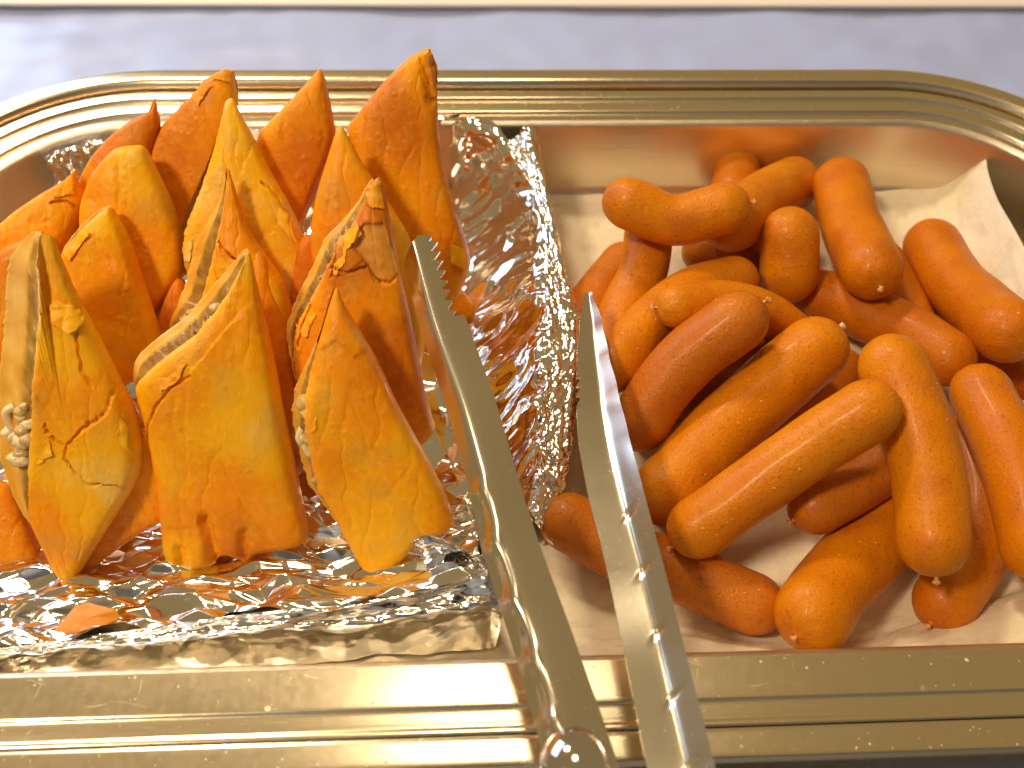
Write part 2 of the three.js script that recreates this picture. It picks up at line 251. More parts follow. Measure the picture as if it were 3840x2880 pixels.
    outline: [[10.8,96.9,0],[12.7,98.5,0],[14,95.7,0],[15.2,89,0],[16.3,80.9,0],[16.4,76.8,0],[14.8,70.6,0],[10.4,61.6,0],[5.3,51,0],[0,40.2,0],[-5.8,46.5,0],[-7.7,58.7,0],[-8.8,69.2,0],[-8.6,77.2,0],[-3.4,83.1,0],[3.3,89.4,0]],
    cracks: [], raised: [], torn: [], creases: [], flakes: [] },
  R14: { at: [-16.3,2,-9.1], lean: 52, yaw: -2, half: 9.5, cut: 2, shift: [1,1.3],
    outline: [[-2.4,100.1,0.5],[1.4,101.9,0.6],[4.5,103.1,0.4],[6,97.1,0],[7.2,89.9,0],[7.8,76.6,0],[10.3,63.1,0],[13.4,52.4,0],[16.6,42.4,0],[18.6,33.7,0],[14.5,22.4,0],[4.9,14.1,0],[-6.2,22.1,0],[-13.9,41.1,0],[-18.2,59.6,0],[-22.1,77.3,0],[-18.9,82.3,0],[-14.6,87.7,0],[-8.8,94.2,0.4]],
    cracks: [], raised: [[[-0.1,102.4],[5.1,104.2],[8.1,89.9],[5.9,86.2],[2.9,94.9]]], torn: [], creases: [[[2.9,101.6],[4.4,94.2],[5.9,86.9],4]], flakes: [[[4.3,87.6],[7.5,89.1],[7.2,98.5],[5.1,103.4],[3.3,100.6]],[[12.1,41.5],[17.6,39.2],[16.8,32.9],[12.1,35.2]]] },
  R15: { at: [-29.6,2,23], lean: 50, yaw: 0, half: 10, cut: 0, shift: [0,0],
    outline: [[-8.5,97.5,0],[-6.7,99.1,0],[-4.3,95.3,0],[-0.6,88,0],[4.6,79.8,0],[9.5,71.8,0],[13.1,65.3,0],[15.2,55,0],[16.1,43.1,0],[17.3,30.9,0],[13.4,17.1,0],[3.5,12.6,0],[-6.7,22.1,0],[-13.4,40.4,0],[-17.5,58.3,0],[-17.6,67,0],[-15.7,77.1,0],[-12.4,86.9,0]],
    cracks: [], raised: [], torn: [], creases: [], flakes: [[[-7.9,64],[-0.5,66.9],[0.7,61],[-6.7,58.2]]] },
  R16: { at: [-30,2,48.5], lean: 50, yaw: 0, half: 10, cut: 4, shift: [-4.3,1.3],
    outline: [[4.4,99.3,0.2],[6.6,100.3,0],[8.1,94.2,0],[9.7,84.7,0],[11.5,73.7,0],[13.9,61,0],[16.1,48.2,0],[18.3,35,0],[20.7,23.9,0],[18,19.9,0],[12.1,15.8,0],[0.4,11.5,0],[-13.6,19.3,0],[-19.4,31.3,0],[-21.1,44.4,0.3],[-20.3,54.4,0.8],[-15.9,63.5,1],[-11.1,72.3,1],[-6.9,80.8,1],[-2,86.7,0.8],[1.2,92.9,0.4]],
    cracks: [[[-8.3,74.6],[-2.5,73.8],[2.8,75.2],[4.7,71],[8.4,70.4],[11.2,72.3]],[[-14.8,63.5],[-17.3,58.6],[-19,51.6]],[[-5.8,83.5],[-7.3,76.6],[-7.8,72.5]]], raised: [[[-7.6,82.1],[-0.8,88.9],[1.1,86.1],[-1.8,80.7],[1.5,77.2],[-2.8,73.8],[-7.8,72.5]],[[2.2,96.9],[7.2,100.1],[7.6,95.5],[5.8,91.5],[2.7,92.9]]], torn: [[[-1.2,80.7],[1.8,87.5],[7.3,87.4],[9.8,79.2],[11.2,72.3],[8.4,70.4],[4.7,71],[2.8,75.8]]], creases: [], flakes: [[[3.4,92.1],[7.7,91.8],[7.2,99.8],[4.5,99.6],[2.2,96.6]],[[-8,75.3],[-5.8,83.5],[-0.1,87.8],[1.2,84.8],[-3.6,80],[-3.8,76.6],[-7,72.8]],[[-20.1,57.3],[-15.4,64.2],[-13,61.4],[-16.4,54.4]]] },
  R17: { at: [-2.4,2,-26.5], lean: 30, yaw: 0, half: 4, cut: 0, shift: [0,0],
    outline: [[-6.4,22.4,0],[-0.3,15.1,0],[6.3,5.4,0],[4.7,-0.7,0],[-1.7,0.4,0],[-9.1,7.3,0],[-12,17.6,0]],
    cracks: [], raised: [], torn: [], creases: [], flakes: [] },
  R18: { at: [-136.8,2,67], lean: 35, yaw: 0, half: 8, cut: 0, shift: [0,0],
    outline: [[-9.5,25.9,0],[0,23.5,0],[5.7,15.5,0],[9.2,3.6,0],[8.1,1.5,0],[-2.7,-0.8,0],[-12.2,-0.8,0],[-14.9,12.5,0]],
    cracks: [], raised: [], torn: [], creases: [], flakes: [] },
  R19: { at: [-53.7,2,15.9], lean: 50, yaw: 0, half: 8, cut: 0, shift: [0,0],
    outline: [[2,59.2,0],[5.7,61.3,0],[8.4,57.6,0],[9.1,47.2,0],[7.7,32,0],[1.8,19.7,0],[-2.1,32.1,0],[-1,47.3,0]],
    cracks: [], raised: [], torn: [], creases: [], flakes: [] },
  R20: { at: [-96.7,2,20.5], lean: 48, yaw: 0, half: 8, cut: 0, shift: [0,0],
    outline: [[2.3,45,0],[6,50.9,0],[8.7,47.9,0],[10.2,35.9,0],[7,20.8,0],[1,14.8,0],[-2.1,24,0],[-0.8,36.1,0]],
    cracks: [], raised: [], torn: [], creases: [], flakes: [] },
  R1F: { at: [-117.5,2,74.2], lean: 50, yaw: 0, half: 5, cut: 0, shift: [0,0],
    outline: [[-0.1,-1.3,0],[3.6,1.4,0],[12.2,8,0],[21.5,14.3,0],[27.9,17.9,0],[29.1,25.7,0],[28.6,35.6,0],[25.4,44,0],[17.4,42.8,0],[8,26.1,0],[2.6,11.9,0]],
    cracks: [], raised: [], torn: [], creases: [], flakes: [] },
};
const SHEETS = {
  paper: [
    [[23.4,1,-94.2],[57.4,1,-94.7],[95.4,1.2,-94.9],[133.6,1.5,-94.7],[169,1.3,-96.5],[193.6,5,-98.4],[205.5,24,-88.8]],
    [[23.1,0.9,-67.7],[54.7,0.9,-67.3],[91.1,1,-66.8],[127.8,1,-66.3],[161.2,1.3,-66.8],[191.3,6,-73.3],[202.1,24,-66.8]],
    [[21.9,0.8,-25.4],[50.7,0.8,-24.9],[84.7,0.8,-24.3],[118.9,0.8,-23.7],[153.3,1,-22.9],[187.2,6,-31.6],[203.3,24,-37.5]],
    [[21,0.8,25.1],[48.9,0.8,25.8],[80,0.8,26.5],[111.4,0.8,27.2],[144.5,0.8,27.9],[177.4,2,23.8],[207,17,8.1]],
    [[20.3,0.8,67.9],[46,0.8,68.6],[74.7,0.8,69.3],[103.6,0.8,70.1],[134.1,0.8,71],[164.4,1,68.7],[199.8,8,53.5]],
    [[19.1,1,89.1],[43.7,1,89.8],[71.3,1,89.9],[99.2,1,90],[127.1,1,90.8],[155.5,1.5,85.9],[192.7,6,73.6]],
    [[18.6,3,97.3],[42.6,3,98.1],[69.4,4,98.3],[96.3,4,99.8],[113.9,4,100.3],[140.6,7,94.7],[180,12,87.3]],
    [[17.7,12,105.4],[40.8,12,106.1],[66,14,107.7],[91.7,14,108.5],[109.8,14,109],[132.6,18,110.7],[164.6,24,111.4]]],
  foil_base: [
    [[-182.4,6,-77.7],[-156.3,3,-104.4],[-121.2,3,-112.4],[-84,3,-113.6],[-46.3,3,-113.2],[-6.4,3,-112.9]],
    [[-177.2,2,-7.1],[-143.6,2,-23],[-108.1,2,-22.3],[-72.3,2,-21.7],[-36.3,2,-21],[0.1,2,-24.7]],
    [[-167,2,47.5],[-134,2,38.3],[-97.8,2,39.2],[-64.2,2,40],[-30.4,2,40.8],[0.9,2,34.5]],
    [[-159.2,3,71.7],[-128.2,3,67.3],[-94.5,2.5,66.4],[-61.6,2,64.7],[-27.9,2,65.6],[3.3,3,60.6]],
    [[-150.8,11,88.5],[-122.7,11,84.5],[-92.3,11,81.5],[-59.8,11,79.4],[-28,11,77.5],[3.7,13,74]],
    [[-143.6,18,102.2],[-117.8,18,99.5],[-88.5,20,96.7],[-56,24,94.6],[-22.6,24,91.5],[5.9,27,86.6]]],
  foil_front: [
    [[-143.6,18,102.2],[-117.8,18,99.5],[-88.5,20,96.7],[-56,24,94.6],[-22.6,24,91.5],[5.9,27,86.6]],
    [[-143.7,17,103.2],[-117.9,17,100.7],[-88.6,18.5,98.7],[-56,22,97.3],[-22,22,94.7],[7.8,24,90.8]],
    [[-144.3,15,104.1],[-118.4,15,101.6],[-88.6,17,100.9],[-56.3,19,99.8],[-21.5,19,97.7],[9.6,20,94.7]],
    [[-150.2,1,104.6],[-123.1,1,102.6],[-92.6,1,101.8],[-59.2,1,100.8],[-22,1,98.9],[7.9,1,97]]],
  foil_right: [
    [[-8.1,10,-109],[-2,2,-77.2],[0.2,2,-35.9],[-0.2,2,0.4],[0.2,2,30.9],[2,2,53.5],[4.5,3,70.1]],
    [[-1.3,34,-98.4],[14,18,-72.8],[15.9,17,-33.2],[13.8,16,1.6],[12.8,14,30.2],[12.8,11,52.3],[14.4,8,66.8]],
    [[12.1,38,-96],[24.3,30,-62.1],[25.4,30,-27.4],[24,29,2.6],[21.5,27,28.9],[20.2,23,50],[19.7,16,65]],
    [[17.9,30,-92.4],[28.8,31,-59.7],[31,31,-24.2],[32.2,30,3.6],[28.3,28,29.7],[25.7,24,50.7],[21.6,17,67.2]],
    [[25.9,37,-92.3],[32.2,29,-58.2],[35.3,29,-23.9],[38.7,28,-2],[35,25,25.9],[30.8,21,49],[24.6,13,67.4]],
    [[30.7,24,-100.2],[33.4,12,-66.3],[36.6,12,-33.1],[39.1,11,-8],[34.9,10,20.6],[30.8,8,44.2],[24.4,6,65.2]],
    [[31.5,1,-104.9],[32.8,1,-65],[36.4,1,-33.9],[38.3,1,-7.8],[34,1,21.8],[30.1,1,45.1],[24,1,64.6]]],
  foil_back: [
    [[-150.1,10,-78.1],[-144,6,-92.8],[-125,3,-102.7],[-92.8,2,-107.2],[-46.1,2,-107.3],[-4.6,2,-109.8]],
    [[-149.6,26,-78.1],[-143,24,-85.5],[-128.3,18,-98.2],[-90.1,14,-104],[-44.7,14,-104.5],[-6.1,18,-105]],
    [[-150.9,31,-81],[-143.3,31,-85.5],[-128,30,-91.3],[-85.9,29,-93.8],[-40.9,29,-95.7],[-6.5,36,-98.1]],
    [[-152.3,30,-84.2],[-144,30,-88.8],[-128.5,29,-94.1],[-86.4,28,-96.1],[-41.2,28,-98],[1.4,35,-101.6]]],
  foil_fold: [
    [[-15.2,30,77.4],[-10.5,31,76.2],[-4.1,29,77.7],[1.6,27,79.4],[5.5,24,81.6]],
    [[-13.2,27,78.7],[-7.3,29,78.8],[-2.2,27,79.3],[2.9,24,80.8],[7.4,20,83.2]],
    [[-10.9,19,80.8],[-5.6,21,81.2],[-0.4,20,81.3],[4.2,19,82.6],[9.1,16,84.5]],
    [[-9.8,13,83.9],[-4.5,14,84],[0.2,14,83.2],[4.8,15,83.3],[10.1,12,86.6]]],
};
const ARMS = {
  left: [[-12.7,64,-8,13.9],[-10.6,63,1.8,13.7],[-6.8,61,19.2,13.3],[-3.7,60,31.3,13.5],[2.2,58,52.4,13.3],[6.1,56,69,13.1],[11.1,53,91.9,14.5],[18.4,50,117.6,14.9],[23.8,52,141.2,15.5],[25.6,54,150.7,15.6]],
  right: [[40.3,40,-5,2.4],[39.8,41,9.1,6.6],[39.1,42,22.8,9],[38.6,44,38.2,11.6],[38.9,45,55.1,13.4],[40.2,46,72.3,14],[42.7,47,94.9,13.5],[44.6,48,117.6,13.6],[46.3,52,146.9,13.9],[46.6,53,154.1,14.2],[45,59,175.6,14.6]],
};
const FLAKE = [[-110.8,19,96.9],[-107.6,17,89],[-103.3,19,88.7],[-95.3,19,91.6],[-94.4,18,93.2],[-100.5,19,96.4],[-107,19,97.8]];
const DOME = [22.5,62,147.9,7.6];

const CX = 26.5, CZ = 5.75, HX = 203.5, HZ = 106.75, RAD = 60;   // inner edge of the pan

// ---------------------------------------------------------------- setting
structure('counter', grid(420, 260, (u, v) => {
  const x = lerp(-600, 650, u), z = lerp(-292, 420, v);
  const fold = 0.45 * crumple(x, z * 1.3, 9, [[70, 0.04], [30, 0.045]]) + noise(x / 70, z / 50, 9) * 1.6;
  return V([x, -40 + fold, z]);
}, { flip: true }), M.film);
{
  const g = new THREE.BoxGeometry(1.25, 0.0016, 0.4); g.translate(0.025, -0.0364, -0.4865);
  structure('ledge', g, M.ledge);
}
{   // unseen wall added so foil and tongs mirror something darker and cooler
  const g = new THREE.BoxGeometry(3, 3.6, 0.05); g.translate(0, 0.9, 0.85);
  structure('wall', g, M.addedWall);
}

{
  const o = thing('phone', 'black phone held above the tray by the photographer, outside the picture', 'phone');
  o.position.copy(camera.position); o.rotation.copy(camera.rotation);
  const s = new THREE.Shape(), w = 0.076, h = 0.036, r = 0.009;
  s.moveTo(-w + r, -h); s.lineTo(w - r, -h); s.quadraticCurveTo(w, -h, w, -h + r); s.lineTo(w, h - r); s.quadraticCurveTo(w, h, w - r, h); s.lineTo(-w + r, h); s.quadraticCurveTo(-w, h, -w, h - r); s.lineTo(-w, -h + r); s.quadraticCurveTo(-w, -h, -w + r, -h);
  const g = new THREE.ExtrudeGeometry(s, { depth: 0.006, bevelEnabled: true, bevelSize: 0.001, bevelThickness: 0.001, bevelSegments: 3 });
  g.translate(0.05, -0.018, 0.004);
  part('phone_body', g, phys([0.02, 0.02, 0.025], { roughness: 0.25 }), o);
}
// ---------------------------------------------------------------- pan and frame
function ringPoint(t) {   // along the inner edge: point, outward normal
  const a = HX - RAD, b = HZ - RAD, arc = Math.PI * RAD / 2, sides = [2 * a, arc, 2 * b, arc, 2 * a, arc, 2 * b, arc];
  let d = t * sides.reduce((p, q) => p + q, 0), k = 0;
  while (k < 7 && d > sides[k]) d -= sides[k++];
  const corner = [[a, -b], [a, b], [-a, b], [-a, -b]], straight = [[-a, -HZ, 1, 0, 0, -1], [HX, -b, 0, 1, 1, 0], [a, HZ, -1, 0, 0, 1], [-HX, b, 0, -1, -1, 0]];
  if (k % 2 === 0) { const s = straight[k / 2]; return [CX + s[0] + s[2] * d, CZ + s[1] + s[3] * d, s[4], s[5]]; }
  const c = corner[(k - 1) / 2], ang = -Math.PI / 2 + (k - 1) / 2 * Math.PI / 2 + d / RAD, nx = Math.cos(ang), nz = Math.sin(ang);
  return [CX + c[0] + RAD * nx, CZ + c[1] + RAD * nz, nx, nz];
}
function ringLoft(far, near, per, nu = 420) {
  const curve = (pts) => { const out = []; for (let i = 0; i < pts.length - 1; i++) for (let k = 0; k < per; k++) { const p = pts[Math.max(0, i - 1)], q = pts[i], r = pts[i + 1], s = pts[Math.min(pts.length - 1, i + 2)], t = k / per; out.push([0, 1].map((c) => { const m0 = (r[c] - p[c]) * 0.3, m1 = (s[c] - q[c]) * 0.3, t2 = t * t, t3 = t2 * t; return (2 * t3 - 3 * t2 + 1) * q[c] + (t3 - 2 * t2 + t) * m0 + (-2 * t3 + 3 * t2) * r[c] + (t3 - t2) * m1; })); } out.push(pts[pts.length - 1]); return out; };
  const A = curve(far), B = curve(near), n = A.length - 1;
  return grid(nu, n, (u, v) => {
    const [x, z, nx, nz] = ringPoint(u), k = smooth(0.2, 0.95, nz), j = Math.round(v * n), o = lerp(A[j][0], B[j][0], k), h = lerp(A[j][1], B[j][1], k);
    return V([x + nx * o, h, z + nz * o]);
  }, { closeU: true, uv: (u, v, p) => [u * 1.15, v * 0.05] });
}
{
  const pan = thing('food_pan', 'shallow steel serving pan with rounded corners and a stepped rim, holding the food', 'serving pan');
  part('pan_wall', ringLoft(
    [[-30, 0], [-12, 0], [-8, 0.5], [-5.5, 3], [-4.6, 8], [-1.2, 28], [-0.3, 30.4], [1.2, 31.2]],
    [[-30, 0], [-12, 0], [-8, 0.5], [-5.5, 3], [-4.6, 8], [-1.2, 28], [-0.3, 30.4], [1.2, 31.2]], 5), M.wallSteel, pan);
  part('pan_rim', ringLoft(
    [[1.2, 31.2], [4.0, 31.0], [4.8, 29.6], [6.0, 29.4], [7.2, 31.0], [11.6, 31.4], [12.5, 29.8], [13.9, 29.4], [15.2, 31.3], [18.6, 31.6], [19.6, 31], [20.0, 27]],
    [[1.2, 31.2], [6, 31.25], [11.6, 31.2], [12.5, 30.75], [13.2, 30.65], [14.4, 30.6], [15.6, 30.55], [16.8, 30.5], [17.6, 30.75], [18.3, 30.75], [18.7, 30.5], [18.8, 29.0]], 5), M.steel, pan);
  const floor = new THREE.BoxGeometry((2 * HX - 56) / 1000, 0.002, (2 * HZ - 56) / 1000); floor.translate(CX / 1000, -0.0012, CZ / 1000);
  part('pan_base', floor, M.steel, pan);
  const frame = thing('food_warmer', 'polished steel outer frame of the food warmer around the serving pan', 'food warmer');
  part('frame_rim', ringLoft(
    [[20.6, 10], [21.4, 22], [22.0, 31.0], [23.2, 33.0], [25, 33.7], [29.6, 33.6], [31.2, 32.6], [31.8, 29], [31.8, 15]],
    [[18.4, 12], [18.7, 22], [18.95, 29.6], [19.3, 30.2], [20.4, 30.4], [25.6, 30.4], [26.8, 29.9], [27.3, 28.6], [27.3, 15]], 5), M.steel, frame);
  part('frame_skirt', ringLoft([[31.8, 15], [31.8, -10], [31.8, -41]], [[27.3, 15], [27.3, -10], [27.3, -41]], 2, 240), M.steel, frame);
}
{
  const g = new THREE.BoxGeometry(0.5, 0.012, 0.06); g.translate(0.18, 0.012, 0.1745);
  const o = thing('warmer_rail', 'grey steel rail at the bottom right, just beyond the gap below the warmer frame', 'rail');
  part('rail_bar', g, M.steel, o);
}

{   // dried splashes on the near rim
  const gs = [], ball = new THREE.SphereGeometry(1, 8, 6);
  for (let i = 0; i < 150; i++) {
    const r = (0.12 + 0.45 * rnd() * rnd() * rnd()) / 1000, x = lerp(-125, 165, rnd()) / 1000, o = rnd() < 0.6 ? 2 + 9 * rnd() : 20.6 + 5 * rnd(), g = ball.clone();
    g.scale(r * (0.8 + rnd()), r * 0.25, r * (0.8 + rnd())); g.rotateY(rnd() * 6); g.translate(x, (o > 15 ? 30.4 : 31.2) / 1000, (CZ + HZ + o) / 1000); gs.push(g);
  }
  const m = new THREE.Mesh(mergeGeometries(gs), phys([0.80, 0.72, 0.58], { roughness: 0.4 })); m.name = 'splashes'; m.userData = { label: 'tiny pale dried splashes along the near rim of the pan', category: 'splash', kind: 'stuff' };
  scene.add(m);
}
// ---------------------------------------------------------------- sheets: paper and foil
function sheetPoint(rows) {   // Catmull-Rom through a net of points (millimetres)
  const nr = rows.length - 1, nc = rows[0].length - 1, cr = (a, b, c, d, t) => 0.5 * (2 * b + (c - a) * t + (2 * a - 5 * b + 4 * c - d) * t * t + (3 * b - a - 3 * c + d) * t * t * t);
  const at = (r, c) => rows[clamp(r, 0, nr)][clamp(c, 0, nc)];
  return (u, v) => {
    const x = u * nc, y = v * nr, i = Math.min(nc - 1, Math.floor(x)), j = Math.min(nr - 1, Math.floor(y)), s = x - i, t = y - j;
    return [0, 1, 2].map((k) => { const q = [-1, 0, 1, 2].map((m) => cr(at(j + m, i - 1)[k], at(j + m, i)[k], at(j + m, i + 1)[k], at(j + m, i + 2)[k], s)); return cr(...q, t); });
  };
}
function sheet(rows, nu, nv, bend, opts) {
  const f = sheetPoint(rows), e = 1e-3;
  // lengths of the sheet, for patterns in millimetres
  const d = (a, b) => Math.hypot(a[0] - b[0], a[1] - b[1], a[2] - b[2]);
  let W = 0, H = 0; for (let i = 0; i < 20; i++) { W += d(f(i / 20, 0.5), f((i + 1) / 20, 0.5)); H += d(f(0.5, i / 20), f(0.5, (i + 1) / 20)); }
  return grid(nu, nv, (u, v) => {
    const p = f(u, v), a = f(Math.min(1, u + e), v), b = f(Math.max(0, u - e), v), c = f(u, Math.min(1, v + e)), g = f(u, Math.max(0, v - e));
    const n = new THREE.Vector3(a[0] - b[0], a[1] - b[1], a[2] - b[2]).cross(new THREE.Vector3(c[0] - g[0], c[1] - g[1], c[2] - g[2])).normalize();
    if (n.y < 0) n.negate();
    const h = bend(u * W, v * H, u, v);
    return V([p[0] + n.x * h, p[1] + n.y * h, p[2] + n.z * h]);
  }, { uv: (u, v) => [u * W / 1000, v * H / 1000], ...opts });
}
function crumple(x, y, seed, waves) {   // creased facets: folded triangle waves in random directions
  let h = 0, k = seed * 7.13;
  for (const [len, amp] of waves) for (let q = 0; q < 3; q++) {
    k += 1.618; const a = (k * 2.399) % Math.PI, wx = noise(x / len / 2.3, y / len / 2.3, k) * 0.5;
    const p = (x * Math.cos(a) + y * Math.sin(a)) / len + wx + k * 0.37, tri = Math.abs(p - Math.floor(p) - 0.5) * 2 - 0.5;
    h += len * amp * tri * (0.35 + 1.1 * Math.abs(noise(x / len / 1.7, y / len / 1.7, k + 4)));
  }
  return h;
}
{
  const o = thing('parchment_paper', 'beige baking paper lining the right half of the pan, far right corner curling up', 'baking paper');
  part('paper_sheet', sheet(SHEETS.paper, 150, 170, (x, y) => 0.6 * noise(x / 30, y / 26, 1) + 0.25 * noise(x / 9, y / 11, 3) + 0.35 * crumple(x, y, 6, [[26, 0.05], [11, 0.03]])), M.paper, o);
}
{
  const o = thing('foil_liner', 'crumpled aluminium foil tray lining the left half of the pan beneath the fried pastries', 'aluminium foil');
  const W1 = [[34, 0.11], [16, 0.13]], W2 = [[18, 0.08], [9, 0.12], [4, 0.07]], W3 = [[11, 0.07], [5, 0.10], [2.6, 0.08]], W4 = [[16, 0.08], [7, 0.08], [3, 0.03]];
  part('foil_floor', sheet(SHEETS.foil_base, 400, 400, (x, y) => crumple(x, y, 1, W1)), M.foil, o);
  part('front_lip', sheet(SHEETS.foil_front, 460, 90, (x, y, u, v) => crumple(x * 0.7, y * 1.3, 2, W4) * (0.4 + 0.6 * smooth(0, 0.1, v))), M.foil, o);
  part('side_wall', sheet(SHEETS.foil_right, 260, 220, (x, y, u, v) => (v < 0.36 ? crumple(x * 1.1, y * 0.55 + x * 0.3, 3, W2) * 1.15 : lerp(crumple(x * 1.1, y * 0.55 + x * 0.3, 3, W2) * 1.15, crumple(x, y, 3, W3), smooth(0.36, 0.46, v)))), M.foil, o);
  part('back_wall', sheet(SHEETS.foil_back, 300, 90, (x, y) => crumple(x, y, 4, W2)), M.foil, o);
  part('folded_corner', sheet(SHEETS.foil_fold, 90, 80, (x, y) => crumple(x, y, 5, W2)), M.foil, o);
}

// ---------------------------------------------------------------- sausages
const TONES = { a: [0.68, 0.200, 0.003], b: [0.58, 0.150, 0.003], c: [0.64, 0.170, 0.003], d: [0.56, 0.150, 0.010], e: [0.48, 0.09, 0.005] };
function knotGeometry(seed) {   // twisted end of the casing
  return grid(14, 14, (u, v) => {
    const a = u * 2 * Math.PI + v * 2.2, r = 1.15 * (1 - 0.55 * smooth(0, 0.5, v) + 0.5 * smooth(0.5, 0.75, v) * (1 - smooth(0.8, 1, v)) - 0.45 * smooth(0.85, 1, v)) * (1 + 0.22 * Math.sin(3 * u * 2 * Math.PI + seed)) * (v > 0.999 ? 0.02 : 1);
    return V([r * Math.cos(a), -1 + v * 3.6, r * Math.sin(a) + 0.7 * v * v * Math.sin(seed * 2)]);
  }, { closeU: true, flip: true });
}
function sausage(d, n) {
  const o = thing('sausage', d.label, 'sausage', 'small sausages heaped on the baking paper', d.spine[1]);
  const at = V(d.spine[1]), curve = new THREE.CatmullRomCurve3(d.spine.map((p) => V(p).sub(at)), false, 'centripetal');
  const L = curve.getLength() * 1000, r = d.r, NU = 44, NV = 120, frames = curve.computeFrenetFrames(200, false), tone = TONES[d.tone], up = new THREE.Vector3(0, 1, 0);
  const total = L + 2 * r * 1.12;
  const g = grid(NU, NV, (u, v) => {
    const s = v * total - r * 1.12, t = clamp(s / L), over = s < 0 ? -s : s > L ? s - L : 0;
    const c = curve.getPointAt(t), T = curve.getTangentAt(t), side = new THREE.Vector3().crossVectors(T, up).normalize(), N = new THREE.Vector3().crossVectors(side, T);
    const e = Math.sqrt(Math.max(0, 1 - Math.pow(over / (r * 1.12), 2.05))), a = u * 2 * Math.PI;
    const body = 1 + (L > 30 ? 0.032 : 0.02) * noise(s / 24, n * 3.1, 1) + 0.015 * noise(s / 12, n * 5.3, Math.cos(a));
    const pucker = over > 0 ? 1 + 0.05 * Math.sin(a * 7 + n) * smooth(0.75, 1, over / r) * (over / r < 0.97 ? 1 : 0) : 1;
    const dent = 1 + 0.03 * noise(Math.cos(a) * 1.2 + n, Math.sin(a) * 1.2, s / 14);
    const R = r * e * body * pucker * dent / 1000;
    return c.clone().addScaledVector(T, (s < 0 ? s : s > L ? s - L : 0) / 1000).addScaledVector(side, Math.cos(a) * R).addScaledVector(N, Math.sin(a) * R);
  }, {
    closeU: true, flip: true, uv: (u, v) => [u * 2 * Math.PI * r / 1000 + n * 0.13, v * total / 1000 + n * 0.07],
    color: (u, v, p) => {
      const x = p.x * 1000 + n * 40, y = p.y * 1000, z = p.z * 1000;
      const k = 0.5 + 0.75 * noise(x / 16, y / 16, z / 16) + 0.3 * noise(x / 5, y / 5, z / 5);
      const c = mix3(tone, [tone[0] * 1.12, tone[1] * 1.3, tone[2] * 1.3], clamp(k)), blush = clamp(noise(x / 11 + 9, y / 11, z / 11) * 1.6 - 0.15);
      return mix3(c, [0.50, 0.115, 0.012], blush * 0.6);
    },
  });
  part('casing', g, M.sausage, o);
  if (d.wet) {   // beads of fat on the upper side
    const beads = [], ball = new THREE.SphereGeometry(1, 10, 8), P = g.attributes.position, Nn = g.attributes.normal;
    for (let q = 0; q < 400 && beads.length < d.wet; q++) {
      const i = Math.floor(rnd() * P.count); if (Nn.getY(i) < 0.55) continue;
      const b = ball.clone(), r = (0.16 + 0.34 * rnd() * rnd()) / 1000; b.scale(r * (0.8 + 0.8 * rnd()), r * 0.5, r);
      b.applyQuaternion(new THREE.Quaternion().setFromUnitVectors(up, new THREE.Vector3(Nn.getX(i), Nn.getY(i), Nn.getZ(i))));
      b.translate(P.getX(i), P.getY(i), P.getZ(i)); beads.push(b);
    }
    const m = part('fat_beads', mergeGeometries(beads), M.fat, o); m.userData.kind = 'stuff';
  }
  for (const e of [0, 1]) {
    if (!d.knots[e]) continue;
    const c = curve.getPointAt(e), T = curve.getTangentAt(e).multiplyScalar(e ? 1 : -1), k = part('casing_knot', knotGeometry(n + e), d.name === 'S12' ? M.crumbWhite : M.knot, o);
    k.position.copy(c).addScaledVector(T, r * 1.08 / 1000);
    k.quaternion.setFromUnitVectors(up, T);
    k.scale.setScalar(0.85 + 0.3 * rnd());
  }
  return { o, curve, r };
}
SAUSAGES.forEach((d, n) => sausage(d, n));

// ---------------------------------------------------------------- fried pastries
const ROLL_LABELS = {
  R1: 'front left pastry with a cracked golden wrapper and an open side of pale filling',
  R2: 'broad front middle pastry with a wavy folded bottom and a slit of filling',
  R3: 'slim front right pastry with mushroom and noodles coming out of its left side',
  R4: 'right flank of the broad front middle pastry, its shade put into a darker colour',  // shaded side face of that roll, the shade put into its colour
  R5: 'smooth orange pastry directly behind the cracked front left one',
  R6: 'round topped golden pastry behind the smooth orange one in the left column',
  R7: 'creased pastry at the left border whose flat upper edge ends in a small peak',
  R8: 'pastry cut off by the left border behind the cracked front left one',
  R9: 'brown pastry with a thin dark spike at the far left corner of the heap',
  R10: 'tall orange pastry with a torn square tip in the rear row on the left',
  R11: 'pale cream pastry with faint green patches in the middle of the heap',
  R12: 'pastry with a long thin wrapper spike, standing before the pale cream one',
  R13: 'dark orange pastry with a clean sharp tip in the middle of the rear row',
  R14: 'tallest rear pastry with a doubled tip, beside the foil side wall',
  R15: 'yellowish blunt tipped pastry leaning before the tallest rear one',
  R16: 'flaking pastry with a torn crust to the left of the tips of the tongs',
  R17: 'orange pastry corner lying under the serrated tip of the tongs',
  R18: 'dark orange pastry lying flat at the lower left border',
};
Object.assign(ROLL_LABELS, { R19: 'added dark pastry filling the gap to the right of the pale cream one', R20: 'added dark brown pastry filling the gap between the left column and the middle' });  // pastries added to darken gaps where bright foil showed
const PALE = { R19: -1.3, R20: -1.3, R1: 0.25, R2: 0.1, R3: 0.15, R4: -0.55, R5: -0.15, R6: 0.0, R7: -0.1, R8: -0.1, R9: -0.45, R10: -0.25, R11: 0.75, R12: 0.1, R13: -0.5, R14: -0.35, R15: 0.35, R16: -0.35, R17: -0.3, R18: -0.7, R1F: -0.4 };  // paleness of each wrapper; lower for the shaded flank and added fillers
